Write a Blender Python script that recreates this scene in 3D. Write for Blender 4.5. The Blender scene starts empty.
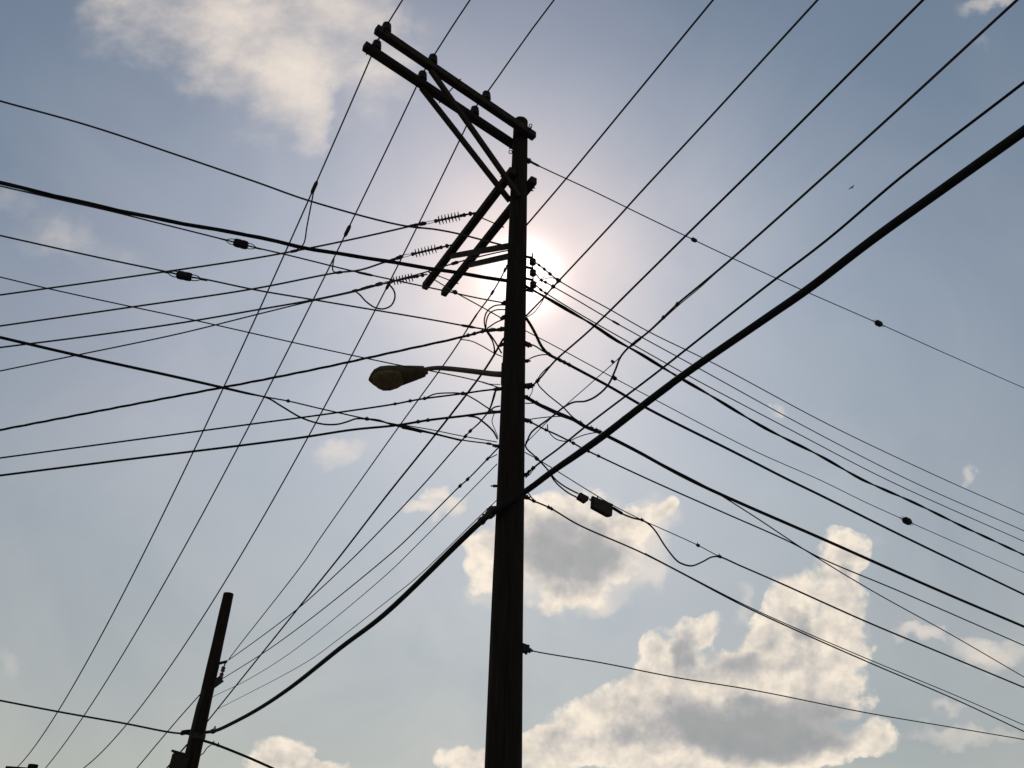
import bpy, bmesh, math, random
from mathutils import Vector, Matrix
random.seed(7)
sc = bpy.context.scene
col = sc.collection
R = math.radians

# ------------------------------------------------------------------ camera
FPX, PITCH, ROLL = 850.0, R(34.0), 0.0284
CAM = Vector((0, 0, 1.6))
FWD = Vector((0, math.cos(PITCH), math.sin(PITCH)))
R0 = Vector((1, 0, 0)); U0 = Vector((0, -math.sin(PITCH), math.cos(PITCH)))
cr, sr = math.cos(ROLL), math.sin(ROLL)
RT = R0*cr + U0*sr
UP = U0*cr - R0*sr
cd = bpy.data.cameras.new('camera'); cam = bpy.data.objects.new('camera', cd); col.objects.link(cam)
cd.sensor_width = 36.0; cd.lens = FPX/1024*36.0; cd.clip_end = 5000; cd.clip_start = 0.05
cam.matrix_world = Matrix(((RT.x, UP.x, -FWD.x, CAM.x), (RT.y, UP.y, -FWD.y, CAM.y), (RT.z, UP.z, -FWD.z, CAM.z), (0, 0, 0, 1)))
sc.camera = cam

def ray(px, py): return FWD + RT*((px-512)/FPX) - UP*((py-384)/FPX)
def proj(p):
    d = p-CAM; z = d.dot(FWD)
    return 512+FPX*d.dot(RT)/z, 384-FPX*d.dot(UP)/z
def depth(p): return (p-CAM).dot(FWD)
def on_y(px, py, y):                      # the point of a sight line at a distance y up the street
    r = ray(px, py); return CAM + r*((y-CAM.y)/r.y)
def on_z(px, py, z):                      # ... at a height z
    r = ray(px, py); return CAM + r*((z-CAM.z)/r.z)
def on_plane(px, py, q, n):               # ... in an upright plane
    r = ray(px, py); return CAM + r*(n.dot(q-CAM)/n.dot(r))
def at_range(px, py, rg):
    r = ray(px, py); return CAM + r*(rg/math.hypot(r.x, r.y))
def azdir(a): return Vector((math.sin(R(a)), math.cos(R(a)), 0))
def nrm(a): return Vector((math.cos(R(a)), -math.sin(R(a)), 0))

# --------------------------------------------------------------- materials
def mat(name, base, rough=0.7, metal=0.0, noise=None, bump=0.0, stretch=(1, 1, 1), base2=None, spec=None):
    m = bpy.data.materials.new(name); m.use_nodes = True
    nt = m.node_tree; b = nt.nodes['Principled BSDF']
    b.inputs['Base Color'].default_value = (*base, 1); b.inputs['Roughness'].default_value = rough
    b.inputs['Metallic'].default_value = metal
    if spec is not None: b.inputs['Specular IOR Level'].default_value = spec
    if noise:
        tc = nt.nodes.new('ShaderNodeTexCoord'); mp = nt.nodes.new('ShaderNodeMapping')
        mp.inputs['Scale'].default_value = stretch
        nz = nt.nodes.new('ShaderNodeTexNoise'); nz.inputs['Scale'].default_value = noise; nz.inputs['Detail'].default_value = 6
        nz.inputs['Roughness'].default_value = 0.65
        rp = nt.nodes.new('ShaderNodeValToRGB')
        rp.color_ramp.elements[0].position = 0.36; rp.color_ramp.elements[1].position = 0.68
        rp.color_ramp.elements[0].color = (*base, 1); rp.color_ramp.elements[1].color = (*(base2 or base), 1)
        L = nt.links
        L.new(tc.outputs['Object'], mp.inputs['Vector']); L.new(mp.outputs['Vector'], nz.inputs['Vector'])
        L.new(nz.outputs['Fac'], rp.inputs['Fac']); L.new(rp.outputs['Color'], b.inputs['Base Color'])
        if bump:
            bp = nt.nodes.new('ShaderNodeBump'); bp.inputs['Strength'].default_value = bump; bp.inputs['Distance'].default_value = 0.02
            L.new(nz.outputs['Fac'], bp.inputs['Height']); L.new(bp.outputs['Normal'], b.inputs['Normal'])
    return m
M = dict(
    wood=mat('creosoted_wood', (.015, .0105, .008), .9, noise=9, bump=.8, stretch=(3, 3, .22), base2=(.030, .021, .0145), spec=.1),
    arm=mat('weathered_arm_wood', (.022, .017, .013), .9, noise=14, bump=.5, stretch=(1, 1, 1), base2=(.045, .035, .027), spec=.15),
    steel=mat('dull_rusted_steel', (.045, .042, .04), .75, .2, noise=30, base2=(.03, .024, .02), spec=.2),
    cable=mat('black_sheath', (.011, .011, .012), .8, noise=12, base2=(.019, .018, .017), spec=.12),
    tancable=mat('faded_sheath', (.06, .05, .042), .8, noise=6, base2=(.035, .03, .027), spec=.2),
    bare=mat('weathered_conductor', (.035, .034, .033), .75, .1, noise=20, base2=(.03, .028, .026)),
    porc=mat('brown_glazed_porcelain', (.02, .011, .008), .45, noise=10, base2=(.03, .016, .011), spec=.3),
    grey=mat('grey_polymer_sheds', (.05, .047, .047), .6, noise=10, base2=(.035, .033, .033)),
    box=mat('dark_box_plastic', (.022, .018, .015), .7, noise=15, base2=(.04, .028, .02), spec=.15),
    egg=mat('dark_glass_fibre', (.010, .010, .011), .7, noise=10, base2=(.018, .018, .019), spec=.12),
    lamp=mat('brown_painted_housing', (.11, .085, .05), .8, noise=9, base2=(.07, .052, .03), spec=.15),
    lens=mat('dirty_amber_refractor', (.17, .125, .07), .7, noise=16, base2=(.09, .066, .036), spec=.15),
    lamparm=mat('brown_weathered_tube', (.14, .095, .075), .6, noise=12, base2=(.09, .06, .05), spec=.2),
    red=mat('oxide_red_insulator', (.16, .02, .02), .5, noise=10, base2=(.09, .015, .015)),
    bird=mat('dark_feathers', (.02, .018, .018), .8, noise=5, base2=(.035, .03, .03)),
    ground=mat('worn_asphalt', (.045, .044, .043), .95, noise=.6, base2=(.09, .085, .075)),
)

# ------------------------------------------------------------ mesh helpers
class MB:
    def __init__(s): s.v = []; s.f = []
    def add(s, vs, fs):
        o = len(s.v); s.v += [Vector(v) for v in vs]; s.f += [[i+o for i in f] for f in fs]; return s
    def tube(s, pts, r, n=8, cap=True):
        """a round sweep along pts; r is one radius or one per point"""
        k = len(pts); rr = r if isinstance(r, (list, tuple)) else [r]*k
        vs = []; t0 = (pts[1]-pts[0]).normalized()
        a = t0.cross(Vector((0, 0, 1)));  a = a.normalized() if a.length > 1e-4 else Vector((1, 0, 0))
        for i, p in enumerate(pts):
            t = (pts[min(i+1, k-1)]-pts[max(i-1, 0)]).normalized()
            a = (a - t*a.dot(t)).normalized(); b = t.cross(a)
            for j in range(n):
                q = 2*math.pi*j/n
                vs.append(p + (a*math.cos(q)+b*math.sin(q))*rr[i])
        fs = [[i*n+j, i*n+(j+1) % n, (i+1)*n+(j+1) % n, (i+1)*n+j] for i in range(k-1) for j in range(n)]
        if cap: fs += [list(range(n))[::-1], [(k-1)*n+j for j in range(n)]]
        return s.add(vs, fs)
    def lathe(s, p, axis, prof, n=12):
        """prof: (distance along axis, radius)"""
        axis = axis.normalized(); pts = [p+axis*h for h, _ in prof]
        a = axis.cross(Vector((0, 0, 1))); a = a.normalized() if a.length > 1e-3 else Vector((1, 0, 0))
        b = axis.cross(a); vs = []
        for q, (_, r) in zip(pts, prof):
            for j in range(n):
                w = 2*math.pi*j/n; vs.append(q+(a*math.cos(w)+b*math.sin(w))*max(r, 1e-4))
        k = len(prof)
        fs = [[i*n+j, i*n+(j+1) % n, (i+1)*n+(j+1) % n, (i+1)*n+j] for i in range(k-1) for j in range(n)]
        fs += [list(range(n))[::-1], [(k-1)*n+j for j in range(n)]]
        return s.add(vs, fs)
    def beam(s, p0, p1, w, h, bev=.008, up=Vector((0, 0, 1))):
        """a timber or bar of width w and height h with chamfered long edges"""
        t = (p1-p0).normalized(); a = t.cross(up).normalized(); b = a.cross(t)
        c = bev; sec = [(-w/2+c, -h/2), (w/2-c, -h/2), (w/2, -h/2+c), (w/2, h/2-c), (w/2-c, h/2), (-w/2+c, h/2), (-w/2, h/2-c), (-w/2, -h/2+c)]
        vs = []
        L = (p1-p0).length
        for d, k in ((0, .93), (min(.012, L*.1), 1), (L-min(.012, L*.1), 1), (L, .93)):
            vs += [p0+t*d+a*x*k+b*y*k for x, y in sec]
        fs = [[i*8+j, i*8+(j+1) % 8, (i+1)*8+(j+1) % 8, (i+1)*8+j] for i in range(3) for j in range(8)]
        fs += [list(range(8))[::-1], [24+j for j in range(8)]]
        return s.add(vs, fs)
    def build(s, name, m, parent=None, origin=None, smooth=True):
        me = bpy.data.meshes.new(name)
        o = bpy.data.objects.new(name, me); col.objects.link(o)
        org = Vector(origin) if origin is not None else (Vector((0, 0, 0)))
        if parent is not None: org = world_loc(parent)
        me.from_pydata([tuple(v-org) for v in s.v], [], s.f); me.update()
        bm = bmesh.new(); bm.from_mesh(me); bmesh.ops.recalc_face_normals(bm, faces=bm.faces); bm.to_mesh(me); bm.free()
        if smooth:
            for p in me.polygons: p.use_smooth = True
            me.set_sharp_from_angle(angle=R(38))
        me.materials.append(m)
        if parent is not None: o.parent = parent
        else: o.location = org
        return o
def world_loc(o):
    v = Vector(o.location)
    while o.parent: o = o.parent; v = v+o.location
    return v
def tag(o, label, cat, group=None, kind=None):
    o['label'] = label; o['category'] = cat
    if group: o['group'] = group
    if kind: o['kind'] = kind
    return o
def empty(name, loc):
    o = bpy.data.objects.new(name, None); o.empty_display_size = .2; col.objects.link(o); o.location = loc; return o

def spline(pts, sub=6):
    """a centripetal-like Catmull-Rom curve through pts"""
    if len(pts) < 3: return [pts[0].lerp(pts[1], i/8) for i in range(9)]
    P = [pts[0]*2-pts[1]]+list(pts)+[pts[-1]*2-pts[-2]]; out = []
    for i in range(1, len(P)-2):
        p0, p1, p2, p3 = P[i-1:i+3]
        d0 = max((p1-p0).length, 1e-4)**.5; d1 = max((p2-p1).length, 1e-4)**.5; d2 = max((p3-p2).length, 1e-4)**.5
        m1 = ((p1-p0)/d0-(p2-p0)/(d0+d1)+(p2-p1)/d1)*d1
        m2 = ((p2-p1)/d1-(p3-p1)/(d1+d2)+(p3-p2)/d2)*d1
        for j in range(sub):
            t = j/sub; t2 = t*t; t3 = t2*t
            out.append(p1*(2*t3-3*t2+1)+m1*(t3-2*t2+t)+p2*(-2*t3+3*t2)+m2*(t3-t2))
    out.append(P[-2].copy()); return out
def resample(pts, step):
    out = [pts[0]]; acc = 0
    for a, b in zip(pts, pts[1:]):
        L = (b-a).length
        if L < 1e-6: continue
        d = step-acc
        while d <= L: out.append(a.lerp(b, d/L)); d += step
        acc = L-(d-step)
    if (out[-1]-pts[-1]).length > 1e-3: out.append(pts[-1])
    return out
def strands(mb, pts, r, n, gap, pitch, sides=8, phase=0.0):
    """n strands wound round the line pts"""
    q = resample(pts, pitch/10); t0 = (q[1]-q[0]).normalized()
    a = t0.cross(Vector((0, 0, 1))).normalized(); fr = []; s = 0
    for i, p in enumerate(q):
        t = (q[min(i+1, len(q)-1)]-q[max(i-1, 0)]).normalized(); a = (a-t*a.dot(t)).normalized()
        if i: s += (q[i]-q[i-1]).length
        fr.append((p, a.copy(), t.cross(a), s))
    for k in range(n):
        mb.tube([p+(a*math.cos(6.2832*(s/pitch+k/n)+phase)+b*math.sin(6.2832*(s/pitch+k/n)+phase))*gap for p, a, b, s in fr], r, sides)

# -------------------------------------------------------------------- pole
AX = on_y(513.8, 372, 8.3)                       # a point of the pole's axis
PX, PY = AX.x, AX.y
top_z = on_y(520.6, 122, PY).z
def diam(y, px): return px*depth(on_y(514, y, PY))/FPX
zb, zt = on_y(504, 760, PY).z, on_y(520, 130, PY).z
rb, rt_ = diam(760, 37.4)/2, diam(130, 14.6)/2
def pole_r(z): return rb+(rt_-rb)*(z-zb)/(zt-zb)
pole = empty('utility_pole', (PX, PY, 0))
tag(pole, 'tall dark wooden utility pole with four crossarms and the street lamp bracketed on it', 'utility pole')
mb = MB(); n = 28; vs = []; zs = [-.3+i*.1 for i in range(int((top_z+.3)/.1)+1)]
if top_z-zs[-1] > .03: zs.append(top_z-.02)
crk = [(random.uniform(0, 6.28), random.uniform(0, 8), random.uniform(1.2, 4), random.uniform(.004, .009)) for _ in range(34)]
for z in zs+[top_z]:
    for j in range(n):
        w = 2*math.pi*j/n
        r = pole_r(max(z, 0))*(1+.012*math.sin(3*w+z*.7)+.008*math.sin(7*w-z*1.9))
        for a0, z0, ln, dp in crk:
            da = abs((w-a0+math.pi) % (2*math.pi)-math.pi)
            if da < .14 and z0 < z < z0+ln: r -= dp*(1-da/.14)
        if z == top_z: r *= .9
        vs.append((PX+r*math.cos(w), PY+r*math.sin(w), z))
k = len(zs)+1
fs = [[i*n+j, i*n+(j+1) % n, (i+1)*n+(j+1) % n, (i+1)*n+j] for i in range(k-1) for j in range(n)]+[[(k-1)*n+j for j in range(n)]]
mb.add(vs, fs); mb.build('shaft', M['wood'], pole)
TOP = Vector((PX, PY, top_z))

# upper pair of crossarms: height found so that the near arm lies against the pole
def arm_gap(z, a, b):
    p, q = on_z(*a, z), on_z(*b, z); t = (q-p).normalized(); d = Vector((PX, PY, z))-p
    return (d-t*d.dot(t)), p, q
def solve(a, b, want, lo, hi, side):
    best = None
    for i in range(400):
        z = lo+(hi-lo)*i/399; g, p, q = arm_gap(z, a, b); s = g.dot(side)
        e = abs(s-want)
        if best is None or e < best[0]: best = (e, z, p, q, s)
    return best
AW, AH = .098, .122
e, H1, UF0, UF1, _ = solve((376, 29), (531, 134.5), pole_r(top_z)+AW/2, top_z-.9, top_z+.1, Vector((-.65, .76, 0)))
t1 = (UF1-UF0).normalized(); n1 = Vector((-t1.y, t1.x, 0))
off = n1*(2*(pole_r(top_z)+AW/2)+.0)
UB1 = UF1+off-t1*.02; UF1 = UF1+t1*.06
# the far arm's tip, along its own line
def along(p, t, px, py):
    """the point of the line p + s t that projects nearest the pixel"""
    best = min(range(-400, 400), key=lambda i: (proj(p+t*(i*.01))[0]-px)**2+(proj(p+t*(i*.01))[1]-py)**2)
    return p+t*(best*.01)
UB0 = along(UF0+off, t1, 361, 50.5)
print('H1', H1, 'err', e, 'top', top_z, 'arm', (UF1-UF0).length, 'az', math.degrees(math.atan2(t1.x, t1.y)), 'UB0', proj(UB0))
e, H2, LD0, LD1, _ = solve((443.5, 293.5), (531.5, 183), pole_r(10)+AW/2, 9.6, 11.9, Vector((-.85, -.5, 0)).normalized())
t2 = (LD1-LD0).normalized(); n2 = Vector((-t2.y, t2.x, 0))
if n2.dot(LD0-Vector((PX, PY, H2))) > 0: n2 = -n2
off2 = n2*(2*(pole_r(10)+AW/2))
LC0 = along(LD0+off2, t2, 424, 286.5); LC1 = LD1+off2+t2*.06; LD0 = LD0-t2*.0; LD1 = LD1+t2*.07
print('H2', H2, 'err', e, 'arm', (LD1-LD0).length, 'az', math.degrees(math.atan2(t2.x, t2.y)), proj(LC0), proj(LC1))

def pin_insulator(base, parent):
    b = MB()
    b.lathe(base, Vector((0, 0, 1)), [(-.02, .016), (.012, .016), (.014, .05), (.024, .068), (.045, .071), (.052, .054), (.07, .056), (.08, .066), (.105, .066), (.113, .05), (.126, .049), (.133, .06), (.16, .058), (.172, .036)], 14)
    return b.build('pin_insulator', M['porc'], parent)
arms = []
for p0, p1, lab in ((UF0, UF1, None), (UB0, UB1, None), (LC0, LC1, None), (LD0, LD1, None)):
    arms.append(MB().beam(p0, p1, AW, AH).build('crossarm', M['arm'], pole))
pins = {}
for arm, p, spots in ((0, UF0, ((386, 28.5), (432.5, 60.5), (484.5, 98.5))), (1, UB0, ((373.2, 50.5), (419, 81.5), (471.5, 115.5)))):
    for i, s in enumerate(spots):
        q = along(p+Vector((0, 0, AH/2+.1)), t1, *s); q.z = H1+AH/2
        pin_insulator(q, arms[arm]); pins[arm, i] = q+Vector((0, 0, .165))
# timber braces of the upper arms, steel-bolted to the pole
def bar(name, p0, p1, w, h, m='arm', up=Vector((0, 0, 1)), parent=None): return MB().beam(p0, p1, w, h, .004, up).build(name, M[m], parent or pole)
bF = along(UF0-Vector((0, 0, .02)), t1, 431, 68)-n1*(AW/2+.03)*0-Vector((0, 0, AH/2))
pf = on_y(519, 196, PY-pole_r(10)-.03)
bar('brace', bF, pf, .05, .085)
bB = along(UB0-Vector((0, 0, .02)), t1, 419.5, 88)-Vector((0, 0, AH/2))
pb = on_y(510, 201, PY+.05)
bar('brace', bB, pb, .05, .085)
# struts of the lower arms
sC = along(LC0-Vector((0, 0, .06)), t2, 450, 254); sD = along(LD0-Vector((0, 0, .06)), t2, 470, 264)
bar('brace', sC-Vector((0, 0, .03)), on_y(512, 245.5, PY-.05), .05, .075)
bar('brace', sD-Vector((0, 0, .03)), on_y(512, 255.5, PY+.06), .05, .075)
# spacer bolts between each pair of arms
def bolt(p0, p1, ext=.05, r=.009):
    t = (p1-p0).normalized(); b = MB()
    b.tube([p0-t*(AW/2+ext), p1+t*(AW/2+ext)], r, 8)
    for q, s in ((p0, -1), (p1, 1)): b.lathe(q+t*s*(AW/2), t*s, [(0, .022), (.012, .022), (.013, .016), (.028, .016)], 6)
    return b.build('spacer_bolt', M['steel'], pole)
for px in ((385, 30), (458, 82)):
    a = along(UF0, t1, *px); bolt(a, a+off)
for px in ((434, 274), (480, 218), (505, 178)):
    a = along(LC0, t2, *px); bolt(a, a-off2)
for z, ang in ((H1, 0), (H2, 1)):
    nn = n1 if ang == 0 else n2
    c = Vector((PX, PY, z)); bolt(c-nn*(pole_r(z)+AW/2), c+nn*(pole_r(z)+AW/2))
def ring(c, r, rr, nrm_):
    a = nrm_.orthogonal().normalized(); b = nrm_.cross(a).normalized()
    m = MB(); m.tube([c+(a*math.cos(w)+b*math.sin(w))*r for w in [2*math.pi*i/12 for i in range(13)]], rr, 6, False); return m
ring(on_y(530.5, 125.5, PY-.1), .022, .007, (CAM-AX).normalized()).build('eye_bolt', M['steel'], pole)
ring(on_y(510.5, 152, PY), .024, .007, (CAM-AX).normalized()).build('eye_bolt', M['steel'], pole)
def pole_bracket(px, py, lx, ly, w=.05, yoff=0.0, m='steel', name='bracket', par=None):
    """a stub bracket bolted on the pole's side, from the silhouette out to (lx, ly)"""
    p = on_y(px, py, PY+yoff); q = on_y(lx, ly, PY+yoff); t = (q-p).normalized()
    b = MB(); b.beam(p-t*.06, q, w, w, .005); b.lathe(q-t*.02, t, [(0, w*.7), (.015, w*.7), (.02, w*.35), (.045, w*.35)], 8)
    return b.build(name, M[m], par or pole)
for s in ((526, 160, 530, 161.5, .06), (502, 329, 500, 329, .045), (501, 345, 499.5, 345.5, .035), (499, 389, 495, 389.5, .035), (496.5, 412, 493.5, 412.2, .03),
          (526, 386, 532.5, 385.3, .05), (526.5, 344, 530, 345.5, .05), (526, 361, 528.5, 361, .035), (525, 397, 528, 397.5, .04), (525, 420, 529, 421, .04),
          (496.5, 446, 494.5, 446, .03), (494.5, 486, 493, 486, .025), (523, 648, 528.5, 650, .075), (506, 303, 503, 303, .05), (505, 316.5, 502, 318, .04),
          (493, 509, 489, 509.5, .05), (525, 497, 528, 497.5, .04), (524.8, 475, 527, 474.5, .035)):
    pole_bracket(*s)
# the rack of three spools that carries the secondary conductors
rack_px = [(532.7, 262), (532.9, 273), (533.2, 284.7)]
rk = MB(); rp = [on_y(x, y, PY) for x, y in rack_px]
rk.tube([on_y(532.4, 253.5, PY), on_y(533.4, 291, PY)], .009, 8)
for x, y in ((527, 256.5), (527.2, 267), (527.5, 278.5), (527.6, 290)):
    rk.beam(on_y(x-3, y-.3, PY), on_y(533, y+1.6, PY), .045, .012, .003)
rack = rk.build('spool_rack', M['steel'], pole)
for p in rp:
    MB().lathe(p-Vector((0, 0, .042)), Vector((0, 0, 1)), [(0, .03), (.01, .043), (.03, .043), (.036, .032), (.048, .032), (.054, .043), (.074, .043), (.084, .03)], 14).build('spool_insulator', M['porc'], rack)
# ------------------------------------------------- the neighbouring poles
q2 = at_range(190.5, 768, 20.0); q2t = at_range(228.6, 593.8, 20.0)
P2X, P2Y, P2T = (q2.x+q2t.x)/2, (q2.y+q2t.y)/2, q2t.z
pole2 = empty('utility_pole', (P2X, P2Y, 0))
tag(pole2, 'short bare-topped leaning dark pole with a box on its side where the thick cable ends', 'utility pole')
lean = (Vector((q2t.x, q2t.y, q2t.z))-Vector((q2.x, q2.y, q2.z)))
def ax2(z): return q2+lean*((z-q2.z)/lean.z)
def r2(z): return .145-.0022*(z-5)*4
mb = MB()
zz = [-.3+i*.25 for i in range(int((P2T+.3)/.25)+1)]+[P2T]
mb.tube([ax2(z) for z in zz], [r2(z)*(1+.015*math.sin(z*5)) for z in zz], 24); mb.build('shaft', M['wood'], pole2)
def p2pt(px, py, doff=0.0): return on_y(px, py, P2Y+doff)
def p2bar(name, a, b, w, h, m='steel'): return MB().beam(p2pt(*a), p2pt(*b), w, h, .006).build(name, M[m], pole2)
rk = MB(); rk.beam(p2pt(216.5, 664), p2pt(227, 661.5), .06, .05); rk.beam(p2pt(210, 687), p2pt(222, 678.5), .09, .14)
rk.tube([p2pt(225.2, 663), p2pt(220.5, 681)], .016, 8); rk.tube([p2pt(218.8, 666), p2pt(216.2, 676)], .014, 8)
rack2 = rk.build('spool_rack', M['steel'], pole2)
for a, b in (((223.9, 666.5), (222.4, 671.8)), ((222.2, 672.8), (220.7, 678))):
    A, B = p2pt(*a), p2pt(*b); L = (B-A).length
    MB().lathe(A, B-A, [(0, .03), (L*.15, .045), (L*.4, .045), (L*.5, .03), (L*.6, .045), (L*.9, .045), (L, .03)], 12).build('spool_insulator', M['red'], rack2)
mb = MB(); mb.tube([p2pt(204.5, 690, -.1), p2pt(199, 706, -.12), p2pt(192, 735, -.12), p2pt(184, 768, -.12), ax2(0)+Vector((-.1, -.16, 0))], .055, 10)
mb.build('riser_conduit', M['box'], pole2)
c = p2pt(178.5, 766, -.12)
mb = MB(); mb.beam(c+Vector((.0, 0, -.75)), c+Vector((.03, 0, .21)), .34, .3, .03, Vector((0, 1, 0))); mb.beam(c+Vector((.02, 0, .2)), c+Vector((.03, 0, .245)), .38, .34, .012, Vector((0, 1, 0)))
mb.beam(c+Vector((.1, .05, -.1)), c+Vector((.4, .12, -.1)), .06, .05)
mb.build('equipment_box', M['box'], pole2)
mb = MB(); mb.lathe(ax2(on_y(195, 737, P2Y).z), Vector((0, 0, 1)), [(-.06, .15), (-.055, .165), (.055, .165), (.06, .15)], 20)
mb.build('pole_band', M['steel'], pole2)

R3 = 22.0
e3 = [at_range(16.6, 765.6, R3)]
base3 = at_range(33.5, 764.6, R3)
W3 = azdir(58)
pole3 = empty('utility_pole', (base3.x, base3.y, 0))
tag(pole3, 'far utility pole whose crossarm just shows at the bottom corner under the three primary wires', 'utility pole')
MB().tube([Vector((base3.x, base3.y, z)) for z in (-.3, 1, 2, 3, base3.z)], [.12, .115, .11, .105, .1], 20).build('shaft', M['wood'], pole3)
a0 = at_range(5.0, 769.0, R3)
a1 = at_range(92, 775, R3)
arm3 = MB().beam(a0, a1, .09, .11).build('crossarm', M['arm'], pole3)
e3 = []
for px, py in ((15.6, 768.5), (43.5, 770), (77, 772)):
    p = at_range(px, py, R3); f = (p-a0).dot((a1-a0).normalized()); b = a0+(a1-a0).normalized()*f
    MB().lathe(b-Vector((0, 0, .03)), Vector((0, 0, 1)), [(-.06, .02), (-.05, .03), (.05, .03), (.06, .015)], 10).build('dead_end_clamp', M['steel'], arm3); e3.append(b+Vector((0, 0, .02)))

# ------------------------------------------------------------------- wires
class Wire: pass
def cluster(mb, c, t, L, r, k=3):
    """a bolted clamp: a short body along t with a lug or two"""
    t = t.normalized(); mb.lathe(c-t*L/2, t, [(0, r*.55), (L*.2, r), (L*.8, r), (L, r*.55)], 8)
    a = t.orthogonal().normalized()
    mb.lathe(c+a*r*.5, Vector((0, 0, 1)), [(0, r*.5), (r*.9, r*.5), (r*1.1, r*.3), (r*1.6, r*.3)], 6)
def nub_part(name, c, t, L, r, parent, m='steel'):
    b = MB(); cluster(b, c, t, L, r); return b.build(name, M[m], parent)
def egg_part(c, t, L, w, parent, thin):
    """an egg-type strain insulator with the two wire bails that grip it"""
    t = t.normalized(); up = Vector((0, 0, 1)); a = t.cross(up).normalized(); b = a.cross(t)
    m = MB(); vs = []; n = 10
    prof = [(-L/2, .72), (-L/2+.1*L, .95), (-L*.12, 1), (0, .92), (L*.12, 1), (L/2-.1*L, .95), (L/2, .72)]
    for x, k in prof:
        for j in range(n):
            q = 2*math.pi*(j+.5)/n; cx, cy = math.cos(q), math.sin(q)
            s = 1/max(abs(cx), abs(cy))**.75
            vs.append(c+t*x+a*cx*w/2*k*s*.9+b*cy*w/2*k*s*.9)
    fs = [[i*n+j, i*n+(j+1) % n, (i+1)*n+(j+1) % n, (i+1)*n+j] for i in range(len(prof)-1) for j in range(n)]
    fs += [list(range(n))[::-1], [(len(prof)-1)*n+j for j in range(n)]]
    m.add(vs, fs); o = m.build('strain_insulator', M['egg'], parent)
    m = MB()
    for s in (-1, 1):
        e = c+t*s*L*1.05
        m = MB()
        m.tube(spline([c+t*s*L*.38+b*w*.42, c+t*s*L*.75+b*w*.38, e, c+t*s*L*.75-b*w*.38, c+t*s*L*.38-b*w*.42]), thin, 6)
        m.lathe(e-t*s*L*.02, t*s, [(0, thin*2.2), (L*.45, thin*1.8)], 8)
        m.build('bail', M['steel'], o)
    return o

def wire(name, label, cat, segs, w, m='cable', group=None, ext0=0, ext1=0, nub=(), egg=(), n=8, twist=None, lash=None, loops=(), slope0=None, slope1=None, wref=None):
    """segs: list of (anchor point, azimuth or second point, pixels): each run hangs in an upright plane through its anchor.
    w: width in px at the reference point (the first anchor); loops: slack pieces that belong to the cable"""
    pts = []; planes = []
    for q, az, px in segs:
        nn = nrm(az) if not isinstance(az, Vector) else Vector(((az-q).y, -(az-q).x, 0)).normalized()
        planes.append((q, nn, px))
        for p in px: pts.append(p if isinstance(p, Vector) else on_plane(p[0], p[1], q, nn))
    ref = wref if wref is not None else segs[0][0]
    r = w*1.08*depth(ref)/FPX/2
    def stretch(a, b, L):
        t = (b-a).normalized(); h = math.hypot(t.x, t.y)
        if h < .3: return []
        s = max(-.25, min(.25, t.z/h)); d = Vector((t.x/h, t.y/h, s))
        return [b+d*L*.35, b+d*L*.7+Vector((0, 0, .0)), b+d*L]
    if ext1: pts += stretch(pts[-2], pts[-1], ext1)
    if ext0: pts = list(reversed(stretch(pts[1], pts[0], ext0)))+pts
    line = spline(pts, 7)
    mb = MB()
    if twist: strands(mb, line, r*twist[2], twist[0], r*twist[3], twist[1], 8)
    else: mb.tube(line, r, n)
    if lash:        # a second line running close under or over the first
        ro, dz = lash; mb.tube([p+Vector((0, 0, dz)) for p in line], ro, 6)
    o = mb.build(name, M[m], None, origin=segs[0][0] if not isinstance(segs[0][0], tuple) else None)
    tag(o, label, cat, group)
    def locate(px, py):
        best = min(range(1, len(line)-1), key=lambda i: (proj(line[i])[0]-px)**2+(proj(line[i])[1]-py)**2 if depth(line[i]) > .3 else 1e9)
        t = line[best+1]-line[best-1]
        # nearest point on that stretch
        bp = min((line[best-1].lerp(line[best+1], k/20) for k in range(21)), key=lambda p: (proj(p)[0]-px)**2+(proj(p)[1]-py)**2)
        return bp, t.normalized()
    for nb in nub:
        px, py, L, ww = nb[:4]; mm = nb[4] if len(nb) > 4 else 'steel'; nm = nb[5] if len(nb) > 5 else 'clamp'
        c, t = locate(px, py); k = depth(c)/FPX; nub_part(nm, c, t, L*k*.9, ww*k/2*(.72 if nm == 'clamp' else .85), o, mm)
    for px, py, L, ww in egg:
        c, t = locate(px, py); k = depth(c)/FPX; egg_part(c, t, L*k, ww*k, o, max(r*.6, .003))
    for lp in loops:
        px, ww = lp[0], lp[1]; nm = lp[2] if len(lp) > 2 else 'drip_loop'
        q, nn, _ = planes[lp[3] if len(lp) > 3 else 0]; off = lp[4] if len(lp) > 4 else 0
        pp = [on_plane(x, y, q+nn*off, nn) for x, y in px]
        MB().tube(spline(pp, 6), ww*depth(pp[0])/FPX/2, 6).build(nm, M[m], o)
    o['_r'] = 0; del o['_r']
    return o
def PP(px, py, off=0.0): return on_y(px, py, PY+off)      # a spot on the pole's side
def run(q, az, px): return (q, az, [q]+px)

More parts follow.
